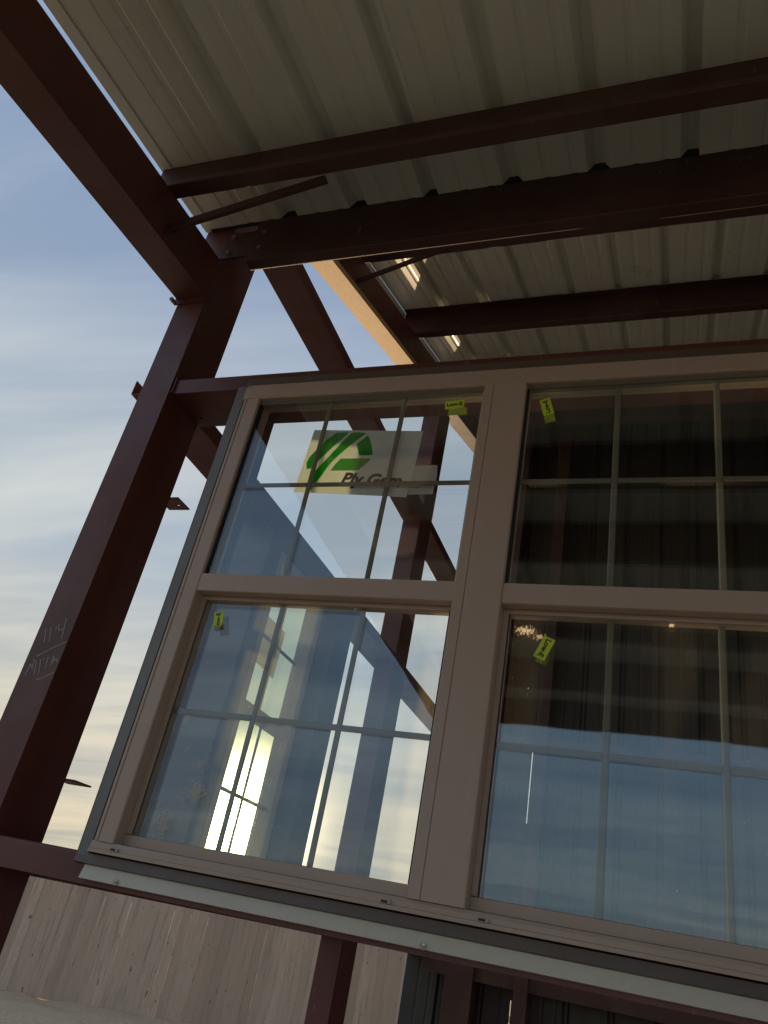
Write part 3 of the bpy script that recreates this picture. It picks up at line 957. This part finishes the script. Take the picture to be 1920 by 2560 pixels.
# ------------------------------------------------------------------ end wall window (seen through the left window)
wx = thing('end_wall_window', 'tan double hung window in the end wall, seen obliquely through the left window', 'window', (-1.87, 3.24, WZ0))
E0, E1 = 2.853, 3.622                       # along Y
EX0, EX1 = -1.903, -1.823                   # outer, inner
box('frame_jamb', EX0, EX1, E0, E0 + .205, WZ0, WZ1 - .002, 'vinyl_tan', wx)
box('frame_jamb', EX0, EX1, E1 - .062, E1, WZ0, WZ1 - .002, 'vinyl_tan', wx)
box('frame_head', EX0, EX1, E0 + .2055, E1 - .0625, WZ1 - .064, WZ1 - .002, 'vinyl_tan', wx)
box('frame_sill', EX0, EX1, E0 + .2055, E1 - .0625, WZ0, WZ0 + .032, 'vinyl_tan', wx)
e0, e1 = E0 + .2055, E1 - .0625
for nm, z0, z1, xg, zr_ in (('upper_sash', .805, 1.529, -1.886, (.805, .860)), ('lower_sash', .103, .852, -1.850, (.103, .128))):
    s_ = box(nm, xg - .016, xg + .016, e0 + .0003, e1 - .0003, zr_[0], zr_[1], 'vinyl_tan', wx)
    if nm == 'lower_sash':
        box('top_rail', xg - .016, xg + .016, e0 + .0003, e1 - .0003, .795, .852, 'vinyl_tan', s_)
    ga, gb = (.861, 1.529) if nm == 'upper_sash' else (.129, .794)
    for xx_ in (xg - .008, xg + .008):
        bm = bmesh.new(); bm.faces.new([bm.verts.new(p) for p in ((xx_, e0, ga), (xx_, e1, ga), (xx_, e1, gb), (xx_, e0, gb))])
        finish('pane', bm, 'glass_green', s_)
    for k in (1,):
        c = e0 + (e1 - e0) * k / 2
        box('muntin', xg - .003, xg + .003, c - MUNT / 2, c + MUNT / 2, ga, gb, 'muntin_vinyl', s_, .001)
    cz = (ga + gb) / 2
    cs = [e0, (e0 + e1) / 2, e1]
    for k in range(2):
        box('muntin', xg - .0028, xg + .0028, cs[k] + (MUNT / 2 + .0003 if k else 0), cs[k + 1] - (MUNT / 2 + .0003 if k < 1 else 0), cz - MUNT / 2, cz + MUNT / 2, 'muntin_vinyl', s_, .001)
t = thing('maker_label', 'grey paper label seen from behind on the end wall window', 'label', (-1.88, 3.17, 1.04))
bm = bmesh.new()
xg = -1.8755
q = [(3.065, 1.292), (3.352, 1.288), (3.345, 1.040), (3.18, 1.052), (3.065, 1.050)]
a = [bm.verts.new((xg, y, z)) for y, z in q]; b = [bm.verts.new((xg + .0006, y, z)) for y, z in q]
bm.faces.new(a); bm.faces.new(b)
for i in range(len(q)):
    bm.faces.new((a[i], a[(i + 1) % 5], b[(i + 1) % 5], b[i]))
finish('paper', bm, 'label_back', t)
bm = bmesh.new()
q = [(3.352, 1.155), (3.275, 1.150), (3.262, 1.115), (3.268, 1.112), (3.281, 1.143), (3.352, 1.149)]
bm.faces.new([bm.verts.new((xg + .0012, y, z)) for y, z in q]); finish('torn_edge', bm, 'label_tape', t)

# ------------------------------------------------------------------ board fence across the yard
FA, FB = Vector((-11.6, 9.9, 0)), Vector((-2.6, 15.6, 0))
fdir = (FB - FA).normalized(); fn = Vector((fdir.y, -fdir.x, 0)); frz = math.atan2(fdir.y, fdir.x)
ew = thing('board_fence', 'pale weathered board fence standing across the yard behind the open end wall', 'fence', (FA.x, FA.y, -H))
rng = random.Random(4)


def picket_mesh(w, h, t_=.016):
    bm = bmesh.new()
    pr = [(-w / 2, 0), (w / 2, 0), (w / 2, h - .025), (w / 2 - .025, h), (-w / 2 + .025, h), (-w / 2, h - .025)]
    add_prism(bm, pr, (0, -t_ / 2, 0), (0, t_ / 2, 0), (1, 0, 0), (0, 0, 1))
    bmesh.ops.recalc_face_normals(bm, faces=bm.faces[:])
    me = bpy.data.meshes.new('picket'); bm.to_mesh(me); bm.free(); me.materials.append(MATS['board_pale'])
    return me


PM = [picket_mesh(.140, 1.83), picket_mesh(.139, 1.822), picket_mesh(.141, 1.836)]
L_ = (FB - FA).length; q = 0.0
while q < L_:
    c = FA + fdir * q + fn * (rng.uniform(-.006, .006) + .03)
    o = bpy.data.objects.new('picket', rng.choice(PM)); C.objects.link(o); o.parent = ew
    o.location = Vector((c.x, c.y, -.02)) - Vector((FA.x, FA.y, 0))
    o.rotation_euler = (rng.uniform(-.004, .004), rng.uniform(-.0012, .0012), frz)
    q += .1402 + (rng.uniform(0, .0022) if rng.random() < .09 else 0)
for zr_ in (.30, .92, 1.52):
    bm = bmesh.new(); add_prism(bm, [(-.035, -.045), (.0, -.045), (.0, .045), (-.035, .045)], FA + Vector((0, 0, zr_ - H)), FB + Vector((0, 0, zr_ - H)), fn, (0, 0, 1))
    finish('rail', bm, 'board_pale', ew)
q = .6
while q < L_:
    c = FA + fdir * q - fn * .085
    bm = bmesh.new(); add_box(bm, c.x - .045, c.x + .045, c.y - .045, c.y + .045, -H - .1, .17); finish('post', bm, 'board_pale', ew)
    q += 2.4

# ------------------------------------------------------------------ back wall
bw = thing('back_wall', 'dark ribbed metal back wall inside the building', 'wall', (1.3, 6.5, -H))
zt_ = zm(6.5) + .02
xb = -1.905
SLX = -1.097


def siding_pts(n=3, rib=.026):
    pts = []
    for k in range(n):
        o = k * PITCH
        pts += [(o, 0), (o + .10, 0), (o + .108, .003), (o + .118, .003), (o + .126, 0), (o + .19, 0), (o + .198, .003), (o + .208, .003), (o + .216, 0), (o + .25, 0), (o + .268, rib), (o + .287, rib), (o + .3047, 0)]
    return pts


def siding(x0, y, pts, z0, z1, parent):
    return prism('siding_panel', open_profile(pts, .0012), (x0, y, z0), (x0, y, z1), (1, 0, 0), (0, 1, 0), 'siding_dark', parent)


k = 0
while xb < 8.6:
    yb_ = 6.50 + (.002 if k % 2 else 0); P_ = siding_pts()
    if k == 0:
        c_ = SLX - xb
        lo = [p for p in P_ if p[0] < c_ - .004] + [(c_ - .004, 0)]; hi = [(c_ + .004, 0)] + [p for p in P_ if p[0] > c_ + .004]
        siding(xb, yb_, lo, -H - .05, zt_, bw); siding(xb, yb_, hi, -H - .05, zt_, bw)
        for za, zb_ in ((-.17, 1.04), (1.60, zt_)):
            box('cover_strip', SLX - .03, SLX + .03, 6.535, 6.538, za, zb_, 'siding_dark', bw, 0)
    else:
        siding(xb, yb_, P_, -H - .05, zt_, bw)
    xb += 3 * PITCH; k += 1
o = prism('wall_girt', open_profile([(0, -.10), (0, .0), (-.19, .0), (-.19, -.10)], .0035), (-1.72, 6.49, 0), (9.0, 6.49, 0), (0, 1, 0), (0, 0, 1), 'steel_primer_shaded', None)
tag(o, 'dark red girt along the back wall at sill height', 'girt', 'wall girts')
o = prism('wall_girt', open_profile([(0, 1.66), (0, 1.596), (-.19, 1.596), (-.19, 1.66)], .0035), (-1.72, 6.49, 0), (9.0, 6.49, 0), (0, 1, 0), (0, 0, 1), 'steel_primer_shaded', None)
tag(o, 'dark red girt along the back wall at window head height', 'girt', 'wall girts')
for x0, x1, lab in ((-1.53, -1.335, 'dark red column against the back wall, left of the narrow one'), (-1.0456, -.95, 'narrow dark red post against the back wall'), (2.4, 2.55, 'dark red column against the back wall, far right')):
    o = box('back_wall_post', x0, x1, 6.25, 6.488, -H - .02, zm(6.3) - .22, 'steel_primer_shaded', None, .004)
    tag(o, lab, 'column', 'columns along the back wall')
